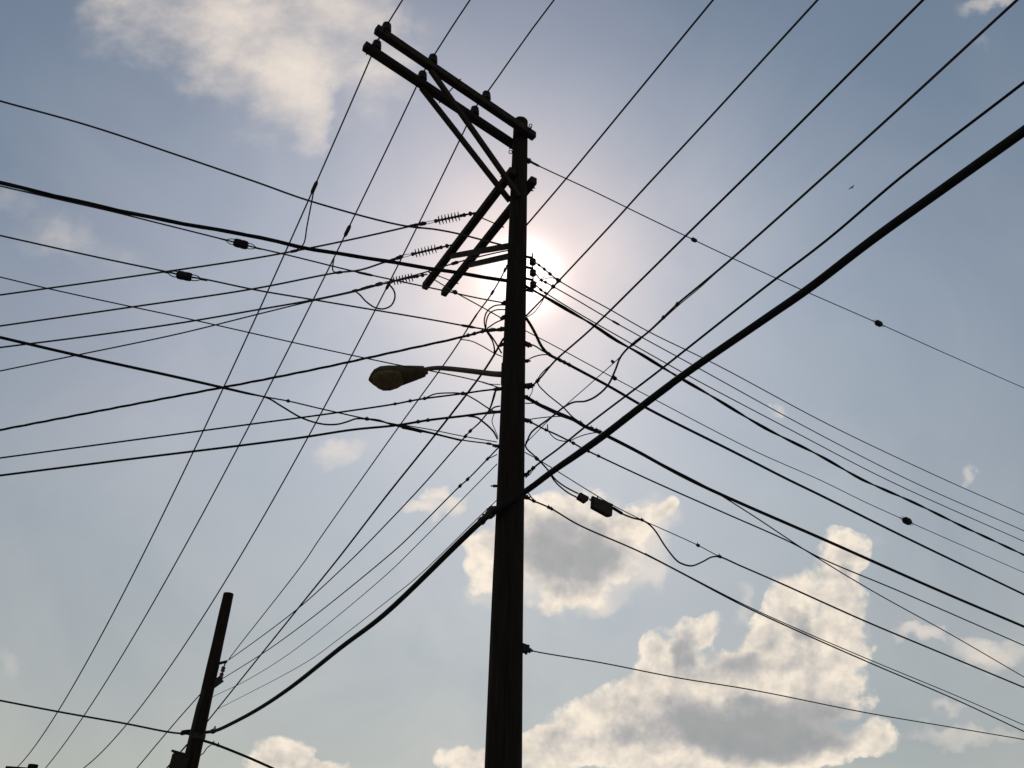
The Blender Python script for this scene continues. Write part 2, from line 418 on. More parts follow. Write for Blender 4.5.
# A: three primaries over the upper crossarms, to the far pole one way and overhead the other way
A_px = [((402.5, 0), [(340, 130), (314, 187), (290, 242), (246, 342), (227.5, 380), (192.5, 452), (129, 580), (56, 713)]),
        ((470, 0), [(366, 192), (345, 235), (293, 342), (284.6, 360), (241, 446), (172.5, 572), (85.7, 717)]),
        ((554, 0), [(434.5, 192), (387.5, 287.5), (346.5, 360), (303.5, 438), (224.5, 572), (123.7, 722)])]
A_lab = ['thin bare wire over the outermost insulators of the upper crossarms', 'thin bare wire over the middle insulators of the upper crossarms', 'thin bare wire over the insulators closest to the pole top']
A_lines = []
A_nub = [[(313, 188, 14, 4), (344, 0, 0, 0)][:1], [(346.5, 231, 13, 4)], [(387.5, 286, 11, 3.4)]]
for i in range(3):
    p0 = pins[1, i]; p1 = e3[i]; best = None
    for k in range(0, 200):
        s = k*.02
        cur = [p0.lerp(p1, j/60)-Vector((0, 0, s*4*(j/60)*(1-j/60))) for j in range(61)]
        pj = [proj(c) for c in cur]; er = 0
        for x, y in A_px[i][1]:
            er += min(math.hypot(a-x, b-y) for a, b in pj)
        if best is None or er < best[0]: best = (er, s, cur)
    print('A', i, 'sag', best[1], 'err px', best[0]/len(A_px[i][1]))
    az = math.degrees(math.atan2(-(p1-p0).x, -(p1-p0).y)); pf_ = pins[0, i]
    qn = on_plane(A_px[i][0][0], A_px[i][0][1], pf_, nrm(az))
    near = [qn+(qn-pf_)*.6]
    t = Vector(((qn-pf_).x, (qn-pf_).y, 0)).normalized()
    near = [qn+t*12-Vector((0, 0, .25)), qn+t*5-Vector((0, 0, .08)), qn]
    r = 1.55*depth(pins[0, i])/FPX/2
    pts = spline(near+[pf_, p0]+best[2][1:], 4)
    w_ = MB().tube(pts, r, 8).build('primary_conductor', M['bare'], None, origin=p0)
    tag(w_, A_lab[i], 'power line', 'primary wires over the upper crossarms')
    for x, y, L, ww in A_nub[i]:
        j = min(range(1, len(pts)-1), key=lambda i_: (proj(pts[i_])[0]-x)**2+(proj(pts[i_])[1]-y)**2 if depth(pts[i_]) > 1 else 1e9)
        kk = depth(pts[j])/FPX; nub_part('hot_line_clamp', pts[j]-Vector((0, 0, .02)), pts[j+1]-pts[j], L*kk, ww*kk/2, w_)
    A_lines.append(pts)
def on_A(i, x, y):
    return min(A_lines[i], key=lambda p: (proj(p)[0]-x)**2+(proj(p)[1]-y)**2 if depth(p) > 1 else 1e9)

# B: three strings of sheds on the lower arms and the conductors they hold
B_px = [((472.5, 213.3), (423.5, 223.6), [(414, 225.2), (407, 227), (360, 237.6), (310, 248), (256, 258), (125, 277.5), (0, 295)]),
        ((449, 245.5), (400.5, 257), [(391, 260.3), (383, 262.7), (360, 270), (335, 273), (252.5, 289), (125, 308), (0, 326)]),
        ((424.5, 274.8), (380, 284), [(370, 286.5), (354, 291), (312.5, 300), (256, 310), (180, 323), (90, 336), (0, 347.5)])]
B_lab = [('ribbed insulator string hung on the lower crossarm closest to the pole', 'thin wire held by the ribbed string closest to the pole'),
         ('ribbed insulator string hung halfway along the lower crossarm', 'thin wire held by the ribbed string halfway along the lower crossarm'),
         ('ribbed insulator string hung on the lower crossarm tip', 'thin wire held by the ribbed string at the lower crossarm tip')]
BAZ = -80
B_anchor = []; disc_me = None
for i, (pa, pe, px) in enumerate(B_px):
    q = along(LC0, t2, *pa)-n2*-(AW/2)*0; q = on_plane(pa[0], pa[1], q+n2*(AW/2), Vector((n2.x, n2.y, 0)))
    nn = nrm(BAZ); e_ = on_plane(pe[0], pe[1], q, nn); t = (e_-q).normalized(); L = (e_-q).length
    s = empty('insulator_string', q)
    tag(s, B_lab[i][0], 'insulator', 'insulator strings on the lower crossarm')
    b = MB(); b.tube([q-t*.05, q+t*.1], .012, 8); b.lathe(q+t*.0, t, [(0, .012), (.02, .034), (.05, .034), (.06, .014), (.1, .014), (.11, .03), (.14, .03), (.16, .012)], 10); b.build('shackle', M['steel'], s)
    f0, f1 = .26, .74
    b = MB(); b.lathe(q+t*L*.2, t, [(0, .022), (L*.05, .026), (L*.06, .016), (L*.50, .016), (L*.52, .026), (L*.56, .034), (L*.58, .02)], 12); b.build('rod', M['grey'], s)
    for k in range(7):
        c = q+t*L*(.285+.4*k/6)
        MB().lathe(c-t*.012, t, [(0, .018), (.004, .068), (.010, .074), (.018, .03), (.026, .018)], 16).build('shed', M['grey'], s)
    a = t.cross(Vector((0, 0, 1))).normalized(); bb = a.cross(t); y = MB()
    for k in (-1, 1): y.tube(spline([q+t*L*.78+bb*k*.014, q+t*L*.88+bb*k*.024, q+t*L*1.0+bb*k*.016]), .005, 6)
    y.build('link', M['steel'], s)
    B_anchor.append(e_)
    wire('primary_conductor', B_lab[i][1], 'power line', [run(e_, BAZ, px)], 1.7, 'bare', 'primary wires held by the ribbed strings', ext1=14,
         nub=[(pe[0]-1, pe[1]+.3, 9, 4.6, 'steel', 'dead_end_clamp')]+[((pe[0]+px[1][0])/2, (pe[1]+px[1][1])/2, 17, 3.2, 'steel', 'grip')]+[[(294, 251.4, 10, 4)], [(339, 272.3, 8, 4)], [(355, 291, 8, 4)]][i])
qA = B_anchor
# taps that join the primaries to them
def jumper(label, a, b, px, w=1.3):
    """hangs from a to b; px are spots of the sight lines, its plane is the upright one through both ends"""
    d = b-a; nn = Vector((d.y, -d.x, 0)).normalized()
    # spread the depth evenly between the two ends
    pts = [a]; da, db = depth(a), depth(b)
    for k, (x, y) in enumerate(px):
        f = (k+1)/(len(px)+1); r = ray(x, y); pts.append(CAM+r*(da+(db-da)*f))
    pts.append(b)
    o = MB().tube(spline(pts, 8), w*da/FPX/2, 7).build('jumper_wire', M['cable'], None, origin=a)
    return tag(o, label, 'wire', 'jumper wires between the primaries')
def on_B(i, x, y): return on_plane(x, y, B_anchor[i], nrm(BAZ))
jumper('straight jumper hanging from the outermost primary down to the wire below', on_A(0, 313.5, 189), on_B(0, 294, 251.4), [(311, 205), (307, 226), (303.5, 244)], 1.5)
jumper('short jumper hooked from the middle primary to the wire below', on_A(1, 334, 257), on_B(1, 339, 272.3), [(333, 264), (332.6, 269), (334.5, 272)], 1.5)
jumper('jumper with a wide round loop below the ribbed string at the arm tip', on_B(2, 355, 291), on_A(2, 388, 286), [(360, 295), (366, 301.5), (375, 307.5), (384, 308.8), (391.5, 305), (395, 297), (393.5, 290)], 1.6)

# C: lines that climb away over the viewer's shoulder
CAZ = -102
wire('guy_wire', 'single thin wire gripped near the top insulator string and crossing high above the thick bundle', 'guy wire', [run(PP(510, 247), CAZ, [(482.5, 240), (457.5, 233.6), (436, 229.5), (400, 225), (310, 201), (256, 182), (180, 156), (90, 126), (0, 101)])], 1.7, 'bare', ext1=12,
     nub=[(414, 226.5, 22, 2.6, 'steel', 'grip')])
wire('cable_bundle', 'thick twisted black bundle passing behind the lower crossarms toward the high edge', 'cable', [run(PP(508, 281, -.1), CAZ, [(465, 274), (430, 268.4), (402.5, 264), (380, 260), (305, 248), (255, 236.5), (190, 225), (130, 213), (92, 204.5), (30, 190), (0, 182.5)])], 3.4, 'cable', ext1=12, twist=(3, 2.2, .62, .5))
wire('guy_wire', 'thin guy with a box-shaped insulator just under the thick twisted bundle', 'guy wire', [run(PP(506, 303.2), CAZ, [(480, 298.5), (436, 289), (375, 276), (352.5, 271), (287.5, 255), (249, 246), (225, 239.8), (150, 221), (110, 211), (70, 202), (0, 186)])], 1.35, 'bare', ext1=12,
     egg=[(241, 244.3, 14, 8.5)], nub=[(365, 273.8, 20, 3, 'steel', 'splice_sleeve')])
wire('guy_wire', 'short back guy with a bulb insulator from the lower arm tip to the pole', 'guy wire', [(PP(503, 319), PP(434, 280, .9), [PP(503, 319), (480, 306), (455, 292.3), (443, 285), (434, 279.5)])], 1.2, 'bare', nub=[(455, 292, 7, 5, 'egg', 'bulb_insulator')])
wire('guy_wire', 'thin guy with a box-shaped insulator ending beside the loops at the pole', 'guy wire', [run(PP(502, 331), CAZ, [(490, 330), (460, 325), (436, 320.5), (312, 299.5), (256, 290), (205, 279.3), (184.5, 276), (170, 272.5), (100, 257.8), (20, 240), (0, 235.5)])], 1.5, 'bare', ext1=12,
     egg=[(184.5, 276, 15, 8.5)], nub=[(468, 326.5, 17, 3.2, 'steel', 'splice_sleeve')])
wire('service_wire', 'thinnest faint wire passing behind the street lamp head', 'wire', [run(PP(500, 388, .12), CAZ, [(480, 381.5), (434, 371.5), (400, 365.3), (327.5, 350), (291, 342), (180, 317), (137.5, 308), (50, 289), (0, 277)])], 1.15, 'bare', ext1=12, nub=[(486, 383, 12, 1.8, 'steel', 'grip')],
     loops=[([(480, 381.5), (490, 384), (500, 384.5)], .9, 'tail')])
wire('telephone_cable', 'double cable with a hanging slack loop in front of the lamp post', 'cable', [run(PP(498, 445.5), CAZ, [(487.5, 443.5), (462, 440), (430, 432.3), (400, 425.2), (367, 419), (319, 408.3), (288, 401), (266, 397), (225, 387.5), (175, 376), (75, 354), (0, 336.5)])], 1.3, 'cable', ext1=12,
     nub=[(288, 401, 4, 4.5), (367, 419, 5, 5), (489, 443.8, 7, 3.5)],
     loops=[([(497, 442), (462, 436), (430, 429.5), (400, 424.5)], 1.0, 'messenger'),
            ([(462, 440.8), (430, 433), (412, 429.5), (390, 424), (378, 420), (367, 419), (356, 418.8), (347, 421.8), (337, 424.3), (322, 424), (302, 418), (282, 406.5), (267, 397.8), (247, 393.6), (225, 388.6), (175, 377.3), (75, 355.4), (0, 338)], 1.7, 'service_loop'),
            ([(422, 431.5), (412, 429), (402, 427)], 3.6, 'splice_sleeve')])
wire('secondary_conductor', 'thin wire with a small inline bulb, lowest of the four beside the ribbed strings', 'power line', [run(PP(511, 250, -.05), BAZ, [(500, 252), (476, 257.5), (455, 263), (424, 272.6), (391, 281.5), (355, 291.6), (312, 301), (256, 314.7), (180, 333.5), (75, 355.5), (0, 371)])], 1.3, 'bare', ext1=12,
     nub=[(455, 263, 9, 4, 'egg', 'bulb_insulator')])

# D: service drops falling away to the side
DAZ = -78
wire('service_cable', 'thick black service cable with a fan of loops at the pole just above the lamp', 'cable', [run(PP(503, 329), DAZ, [(497, 329.5), (485, 331), (460, 337.5), (402, 350.3), (315, 369.3), (240, 384.2), (225, 387), (125, 406), (0, 430)])], 2.4, 'cable', ext1=12, twist=(3, .9, .55, .5),
     nub=[(468, 334.8, 4, 5), (474, 333, 4, 5), (482, 331, 4, 5), (492, 330, 10, 4.5, 'steel', 'dead_end_clamp')],
     loops=[([(485.5, 329.5), (484.3, 320.5), (487, 311.6), (494, 306), (505, 304.5)], 1.5), ([(485.8, 329), (486.6, 320), (490, 313), (496, 310), (505.5, 309.6)], 1.4),
            ([(487, 328.5), (496, 322.5), (505.5, 318.5)], 1.4), ([(487, 332), (492, 340), (494.3, 348), (494, 356)], 1.7), ([(488, 332), (494, 340), (501.5, 353)], 1.7),
            ([(460, 339.3), (471, 341), (482, 346), (494, 353), (502, 356.5)], 1.1)])
wire('service_cable', 'slim service cable with a raised loop and three small clamps, first below the lamp', 'cable', [run(PP(500, 388.5), DAZ, [(494, 389.4), (482, 390.8), (463, 393.6), (441, 396.4), (425, 398.5), (410, 401), (395, 404), (315, 415.7), (256, 423.5), (100, 444.5), (0, 458)])], 1.7, 'cable', ext1=12,
     nub=[(410, 400.6, 4, 4.5), (424.6, 398.3, 4, 4.5), (395, 403.5, 4, 4), (463, 393.8, 5, 5), (496, 389, 8, 4)],
     loops=[([(425, 398.3), (434, 394.3), (446.5, 393), (463, 393.8), (474, 399), (489, 408.7), (497, 413)], 1.4), ([(496, 391), (494.5, 397), (491, 407), (488, 413)], .9)])
wire('service_cable', 'heavy service cable entering the pole just under the slim one with two clamps on it', 'cable', [run(PP(498, 412), DAZ, [(485, 413.2), (465, 415.8), (427.5, 420.3), (397.5, 425.2), (352, 429.8), (302.5, 437.4), (240, 445.6), (125, 459.7), (0, 475.5)])], 2.3, 'cable', ext1=12,
     nub=[(418, 421, 4.5, 5), (428, 419.6, 4.5, 5), (490, 412.8, 12, 3.6, 'steel', 'grip')],
     loops=[([(468, 416), (477, 417.5), (482, 421), (493, 431), (497.5, 439)], 1.9), ([(494, 414), (492, 421), (495.5, 431), (498, 437)], .9), ([(500, 406), (494, 407.5), (489, 412)], 1.5)])

# R: cables that run from the far short pole, past the tall pole, and over the viewer
NAZ = 147
p2a = ax2(6.5)
def to2(px, py): return on_y(px, py, P2Y-.1)
wire('secondary_conductor', 'clamp-free wire rising from the tall pole between the lower crossarms and the sun', 'power line', [run(PP(524, 228, .1), NAZ, [(565, 180), (640, 89), (713, 0)])], 1.6, 'bare', ext1=10)
wire('secondary_conductor', 'straight wire with a thick grip beside the sun, running down to the short pole rack', 'power line', [(PP(506, 268), to2(229, 659), [PP(507, 265), (505, 270), (492.5, 292.5), (476, 315.5), (454, 350), (420, 397.5), (400, 425), (317.5, 542), (305.6, 560), (238, 647), (229, 659)])], 1.35, 'bare',
     nub=[(505, 270, 6, 4), (492.5, 292.5, 7, 4), (473, 320.5, 26, 2.4, 'steel', 'grip')])
wire('secondary_conductor', 'wire rising from the pole edge below the spool rack with two clamps beside the sun', 'power line', [run(PP(526, 316), NAZ, [(544.5, 296.8), (553, 287), (561.7, 277.8), (615.6, 220), (640, 193), (720, 106.5), (817.5, 0)])], 1.6, 'bare', ext1=10,
     nub=[(558, 281, 7, 4), (553, 286.5, 6, 4)], loops=[([(526, 317.5), (534, 312.5), (540, 305), (545, 296.5)], .9)])
wire('service_cable', 'medium black cable slanting from above the lamp arm down to the short pole', 'cable', [(PP(503, 340), to2(207, 722), [PP(504, 338), (502, 341), (492.5, 357.5), (481, 375), (435, 435), (385, 497.7), (351, 542), (337, 560), (302, 603.5), (255, 662), (207, 722)])], 2.0, 'cable')
wire('service_cable', 'black cable with one tail loop at its bracket beside the street lamp, rising steeply', 'cable', [run(PP(528, 389), NAZ, [(537.5, 381), (553, 363), (559, 357), (590, 330), (640, 281), (687, 234.5), (782, 141), (850, 73), (923, 0)])], 1.7, 'cable', ext1=10,
     nub=[(537.5, 381, 6, 5)], loops=[([(537.5, 381), (538, 384), (547, 394), (562.5, 406.6), (573, 417.3), (584, 424.5)], 1.3, 'tail'), ([(553, 363.5), (545, 370), (539, 377), (537.5, 381)], 1.3), ([(533, 387), (532, 392), (529, 397.5)], .9)])
wire('service_cable', 'slim cable with just two lugs running from under the lamp to the short pole', 'cable', [(PP(496, 390), to2(224, 664), [PP(497, 388), (495, 391.6), (489.6, 409), (480, 422), (470, 431.3), (460, 442.5), (423, 485), (369, 542), (351, 560), (301, 606), (240, 652), (224, 663)])], 1.4, 'cable',
     nub=[(470, 431, 5, 4.5), (466, 437, 5, 4.5)])
r4 = PP(526, 444)
c4 = wire('telephone_cable', 'faded brownish cable with a wavy kink by the pole rising to the top corner', 'cable', [run(r4, NAZ, [(531, 433), (540, 425.3), (551.6, 417), (564, 407), (573.4, 402.3), (586, 401), (597, 395.6), (608, 385), (615, 370.8), (620, 358), (626.6, 349.5), (636, 341.8), (651, 329.6), (677.5, 304), (698, 287), (732, 258.5), (872.5, 132.8), (1017, 0)])], 1.7, 'tancable', ext1=9,
     nub=[(662.5, 316.5, 5, 5), (677.5, 304.3, 6, 5), (636, 342, 22, 3.6, 'cable', 'splice_sleeve')],
     loops=[([(525.5, 443.5), (547, 422), (564, 406.6), (590, 384), (621, 356), (627, 349)], .9, 'messenger'), ([(612, 361), (613.5, 362.5)], 3.2, 'lashing_clamp'),
            ([(651, 330.5), (677.5, 306.3), (700, 287.5), (716, 273), (732, 259)], 1.0, 'messenger')])
wire('service_cable', 'slim cable ending at two clamps on the pole edge directly over the splice boxes', 'cable', [run(PP(525, 475), NAZ, [(533, 468.3), (544, 459.3), (557, 449.7), (587.5, 425), (640, 385.3), (660, 370), (764, 288), (827.5, 239.5), (902.5, 176), (1024, 82.5)])], 1.7, 'cable', ext1=9,
     nub=[(533, 468, 6, 5), (529, 472, 6, 4)], loops=[([(525.5, 478), (530, 474), (534, 468.5)], 1.0)])
wire('service_cable', 'slim cable with three lugs leaving below the slack loop for the short pole', 'cable', [(PP(498, 450), to2(222, 678), [PP(498.5, 447.5), (487.5, 459), (467.5, 479.5), (460, 486), (404, 542), (383.4, 560), (320, 611.5), (270, 648.5), (222, 679)])], 1.35, 'cable',
     nub=[(467.5, 479.5, 5, 4.5), (460, 486, 5, 4.5), (487.5, 459, 5, 4)], loops=[([(497, 454.5), (492, 457), (487.5, 459)], 1.0)])
wire('service_wire', 'hair-thin wire from the pole to the short pole, just under the lug-fitted cable', 'wire', [(PP(496.5, 465), to2(212, 697), [PP(497, 464), (420, 542), (386, 575), (295, 649.5), (249, 679), (212, 697)])], .9, 'bare')
r6 = PP(526, 491, -pole_r(6)-.04); l6 = PP(495, 510.5, -pole_r(6)-.02)
wire('telephone_cable', 'thickest black cable sweeping across the pole and sagging down to the short pole', 'cable',
     [(r6, NAZ, [(1024, 131), (940, 191), (872, 240), (809.5, 288), (764, 319.5), (677.5, 379.3), (636, 410.5), (606, 433.5), (578, 453.5), (551.6, 472), r6]), (l6, to2(205, 732.7), [l6, (480, 522.5), (462.5, 539), (386, 613), (341, 647.5), (292.6, 686), (260, 708), (233, 722.8), (216.7, 730.3), (205, 732.5)])], 5.7, 'cable', ext0=8, n=14, wref=r6,
     nub=[(489, 512, 12, 11, 'steel', 'support_clamp'), (481, 520, 8, 9.5, 'steel', 'support_clamp'), (213, 730.5, 10, 6, 'steel', 'support_clamp')],
     loops=[([(672, 387), (640, 411), (606, 437.3), (578, 457), (551, 474.8), (530, 489.5)], 2.0, 'lashed_cable', 0, -.07)])
wire('service_wire', 'hair-thin wire following just above the thickest cable to the short pole', 'wire', [(PP(495, 502, -.1), to2(217, 710), [PP(497, 500, -.1), (480, 516), (420, 574.5), (386, 602), (340, 638), (309, 660.5), (218, 709)])], .85, 'bare')
wire('service_wire', 'thin wire leaving the short pole downward past its box', 'wire', [run(to2(200.5, 694), -60, [(180, 717), (160, 740.5), (137, 768), (120, 788)])], 1.0, 'bare', ext1=6)
wire('service_cable', 'black cable gripped in a thick loop at the short pole, spanning the bottom corner', 'cable', [run(p2pt(196, 731), -86, [(188, 732), (180, 733.3), (122.4, 723), (59, 711.8), (0, 700.5)])], 1.7, 'cable', ext1=16, nub=[(184, 733, 8, 5, 'cable', 'grip')],
     loops=[([(196, 736), (188, 733.8), (182, 732.3)], 2.6, 'thimble'), ([(196, 730.8), (188, 730.8), (181.5, 731.8)], 2.6, 'thimble')])
wire('service_cable', 'black cable with two clamps leaving the short pole along the bottom edge', 'cable', [run(p2pt(201, 740), 66, [(208, 742), (215.5, 744.4), (235, 752), (250.5, 758.4), (272, 768), (300, 781)])], 2.3, 'cable', ext1=14, nub=[(213.5, 743, 5, 4), (218, 745, 4, 4)],
     loops=[([(211, 744.8), (207, 748), (203, 753.5), (199, 756)], 1.1)])
wire('service_wire', 'short black wire slanting behind the box of the short pole', 'wire', [(p2pt(187, 744.5), -110, [p2pt(187, 744.5), (178, 755), (166, 769), (155, 781)])], 1.4, 'cable', ext1=3)

# F: lines leaving along the other street
FAZ = 54
wire('guy_wire', 'thin guy from the pole top with a teardrop grip and a box insulator', 'guy wire', [run(PP(529, 161), FAZ, [(540, 166.5), (596, 192.5), (640, 214), (694, 240), (732, 258), (799, 288.5), (879, 323.6), (940, 351), (1024, 388)])], 1.15, 'bare', ext1=25, nub=[(535, 164, 14, 2.8, 'steel', 'grip'), (694, 240, 8, 5, 'steel', 'teardrop_grip')], egg=[(879, 323.6, 8.5, 6)])
def rackwire(i, label, px, nb, loops=()):
    wire('secondary_conductor', label, 'power line', [run(rp[i]+Vector((.03, 0, 0)), FAZ, px)], 1.15, 'bare', 'wires on the three-spool rack', ext1=25, nub=nb, loops=loops)
rackwire(0, 'thin wire from the top spool of the three-spool rack', [(544.5, 269.3), (550, 274), (558, 280), (578, 292), (609, 309), (648, 331.3), (715, 364), (827.5, 424), (945.6, 480), (1024, 514.5)], [(538.5, 266, 4, 3.5), (544.5, 269, 4, 4), (550, 274, 4.5, 4.5), (558.5, 280, 7, 5)])
rackwire(1, 'thin wire from the middle spool of the three-spool rack', [(541, 280), (545, 282), (553, 286.5), (575, 299), (609, 319), (644, 338.5), (700, 369), (800, 424), (909, 480), (1024, 530.8)], [(541.5, 280.2, 4, 4), (545.5, 282.3, 4, 4), (553.3, 286.5, 5, 5), (615.6, 323, 12, 2.6, 'steel', 'splice_sleeve')],
         [([(541, 280.5), (546, 278.5), (552, 277.8), (558, 280)], .8)])
rackwire(2, 'thin wire from the bottom spool of the three-spool rack', [(541, 290), (548.4, 294.8), (578, 313), (625, 340), (689, 376), (790, 429.5), (887.5, 480), (1024, 541.5)], [(541, 289.8, 4.5, 4), (545.5, 293, 4, 3.6)], [([(535, 284), (540, 280), (545, 276.5)], .8)])
wire('cable_bundle', 'thick twisted bundle leaving just under the spool rack, lumpy along its length', 'cable', [run(PP(525, 286), FAZ, [(544, 296.3), (569, 310.8), (594, 325.5), (615.6, 340), (640, 353.6), (670, 372), (711, 395.8), (764, 427.5), (820, 455.8), (861, 479), (884, 489.5), (914, 502.7), (966, 528), (985, 536.7), (1024, 555)])], 3.0, 'cable', ext1=25, twist=(2, 1.6, .62, .55))
wire('guy_wire', 'hairline guy with a small dark bulb near the pole and a box insulator far along', 'guy wire', [run(PP(525, 330.5), FAZ, [(559, 348.3), (615, 378.5), (650, 397), (752.5, 450), (820, 480), (865, 502), (907, 521), (960, 544.5), (1024, 572.5)])], .95, 'bare', ext1=25, nub=[(614.6, 378.6, 5, 5, 'egg', 'bulb_insulator')], egg=[(907, 521, 10, 7)])
wire('service_cable', 'heavy smooth black cable curving down the pole edge then running out under the twisted bundle', 'cable', [run(PP(526, 318), FAZ, [(530, 324), (535, 333), (542, 347), (549, 354.3), (565.6, 363), (609, 386.3), (647.5, 408.5), (734, 452), (788, 479.5), (820, 495), (902.5, 536), (1024, 594.5)])], 2.7, 'cable', ext1=25,
     nub=[(550, 354, 5, 5), (565, 362.2, 4, 5), (569.5, 364.5, 4, 5), (561, 359.5, 4, 5)],
     loops=[([(526, 343), (535, 346), (542, 350.5), (549, 354.3)], 1.6), ([(526, 361.5), (531, 358), (540.6, 355), (549, 354.5)], 1.3)])
wire('telephone_cable', 'double-strand black cable with a cluster of clamps where it meets the thickest cable', 'cable', [run(PP(525, 396), FAZ, [(530, 398.5), (537.5, 402.8), (559, 413.2), (573, 418.5), (584, 425), (600, 431.7), (609, 436), (636, 449.8), (692.5, 480.3), (827.5, 540.3), (932.5, 587), (1024, 626)])], 1.8, 'cable', ext1=25, lash=(.011, -.028),
     nub=[(537, 402.5, 4, 4), (581, 422.8, 5, 5), (592, 427.5, 5, 5), (597, 430, 5, 5), (600.5, 431.5, 5, 4.5)],
     loops=[([(525.5, 403.3), (539, 403.8), (555, 410.5), (573, 418)], 1.2), ([(525, 420.3), (539, 418), (562.5, 416.6), (575, 419.5), (584, 424.5)], 1.1)])
wire('service_wire', 'thin wire parting downward from the double-strand cable and crossing the one below', 'wire', [run(PP(640, 452, 1.2)*0+on_plane(640, 452.5, PP(525, 396), nrm(FAZ)), FAZ-4, [(670, 468), (707.5, 487.5), (752.5, 515.3), (805, 550), (869, 589), (950, 634), (1024, 677)])], 1.25, 'cable', ext1=25)
wire('telephone_cable', 'slim cable with a small hanging loop near the pole, passing beneath the clamp cluster', 'cable', [run(PP(525, 419.5), FAZ, [(531, 422.3), (546, 430), (553, 433), (573.4, 443.2), (581, 447.6), (598.4, 456), (651, 480.5), (720, 511), (790, 542), (820, 557.8), (902.5, 592.5), (1024, 645.5)])], 1.6, 'cable', ext1=25,
     nub=[(531, 422.2, 4, 4.5), (546, 430, 5, 4), (573.2, 443.5, 4.5, 4.5), (589, 450, 4.5, 4), (598.4, 456, 4.5, 4)],
     loops=[([(547.6, 424.5), (547.5, 428), (549, 432), (555, 438.4), (562.5, 441), (570, 440.6), (577, 437.5), (587.5, 434), (600, 432)], 1.1), ([(549, 431), (560, 436.5), (571, 441)], .9)])
wire('telephone_cable', 'cable carrying the splice boxes, thin messenger first then a slack dip beyond them', 'cable', [run(PP(525, 452.5), FAZ, [(537.5, 459.2), (594, 494), (612.5, 505), (642, 520), (660, 528), (698, 545.3), (719.7, 556.6), (775, 580.3), (865, 620.6), (940, 652), (1024, 687)])], .95, 'cable', ext1=25, nub=[(642, 520, 5, 4), (698, 545.5, 4.5, 4.5), (719.7, 556.7, 5, 4.5), (537, 459, 5, 5)],
     loops=[([(612, 507.5), (618, 511), (623.4, 514.3), (633, 518), (642, 520.3), (648, 523.5), (655, 530.5), (665, 546), (676.7, 560.5), (684, 564.5), (692, 565.8), (702, 562), (712, 557), (719.7, 556.9), (740, 565.6), (775, 580.8), (865, 621.2), (940, 652.6), (1024, 687.6)], 1.8, 'service_loop'),
            ([(613, 508), (618, 511), (622, 513.5)], 3.2, 'splice_sleeve'),
            ([(526.6, 441), (525.8, 447), (537, 458.2), (547, 469), (555, 481.5), (567, 492), (577, 497.5)], 1.6), ([(537, 458.5), (548, 470), (555, 479), (562.5, 485), (570, 489.5), (578, 493.5)], 1.6)])
pl = PP(525, 452.5)
def boxat(name, label, corners, dep, origin_px, lugs):
    """a moulded case hung on the cable: corners in order, then given its own depth"""
    nn = nrm(FAZ); f = [on_plane(x, y, pl, nn) for x, y in corners]; c = sum(f, Vector())/len(f); k = len(f)
    mb = MB(); vs = []
    for d, s in ((-dep/2, .93), (-dep/2+.012, 1), (-.006, 1), (-.005, 1.03), (.005, 1.03), (.006, 1), (dep/2-.012, 1), (dep/2, .93)):
        vs += [c+(p-c)*s+nn*d for p in f]
    fs = [[i*k+j, i*k+(j+1) % k, (i+1)*k+(j+1) % k, (i+1)*k+j] for i in range(7) for j in range(k)]+[list(range(k))[::-1], [7*k+j for j in range(k)]]
    mb.add(vs, fs); o = mb.build(name, M['box'], None, origin=c); tag(o, label, 'splice box', 'splice boxes on the cable')
    for x, y, w in lugs:
        p = on_plane(x, y, pl, nn); MB().lathe(p-Vector((0, 0, w*.011)), Vector((0, 0, 1)), [(0, w*.006), (w*.004, w*.008), (w*.018, w*.008), (w*.022, w*.005)], 8).build('latch', M['box'], o)
    return o
boxat('splice_box', 'larger dark splice box hanging where the looped cables meet', [(592, 496.7), (612, 504.7), (611, 516.3), (608, 517), (591.3, 507.8)], .06, None, [(593.2, 496.6, 1), (597.5, 497.5, 1), (604.5, 501.2, .8), (608.5, 516.3, .8), (590.5, 500, 1)])
boxat('splice_box', 'smaller dark connector box joined end to end with the larger one', [(579.5, 493), (588, 497.5), (587.3, 501), (584.5, 503.3), (577, 498.6)], .05, None, [(581.7, 493.6, 1), (587.5, 497, .8), (589.8, 499.3, 1.0)])
wire('telephone_cable', 'lowest double line from the pole passing under the splice boxes', 'cable', [run(PP(524, 497), FAZ, [(533.6, 501), (550, 508), (578, 524.5), (645, 554.2), (742.5, 605.3), (801, 632.5), (872.5, 664), (951, 697.5), (1024, 731.5)])], 1.6, 'cable', ext1=25,
     nub=[(534, 501, 5, 4.5), (549, 507.5, 4.5, 4.5), (552, 509, 4, 4)],
     loops=[([(526, 489.5), (529, 494), (534, 501)], 1.2), ([(645, 553.4), (742.5, 603.8), (801, 630.5), (872.5, 661), (951, 693.5), (1024, 725)], 1.1, 'messenger')])
wire('guy_wire', 'lone thin guy from the lowest bracket, nearly level across the big cloud', 'guy wire', [run(PP(525, 648.5), 62, [(533, 651), (600, 662.5), (676, 677.5), (752.5, 690), (865, 712.5), (950, 727), (1024, 739.5)])], 1.25, 'bare', ext1=25, nub=[(530, 650, 8, 4)])

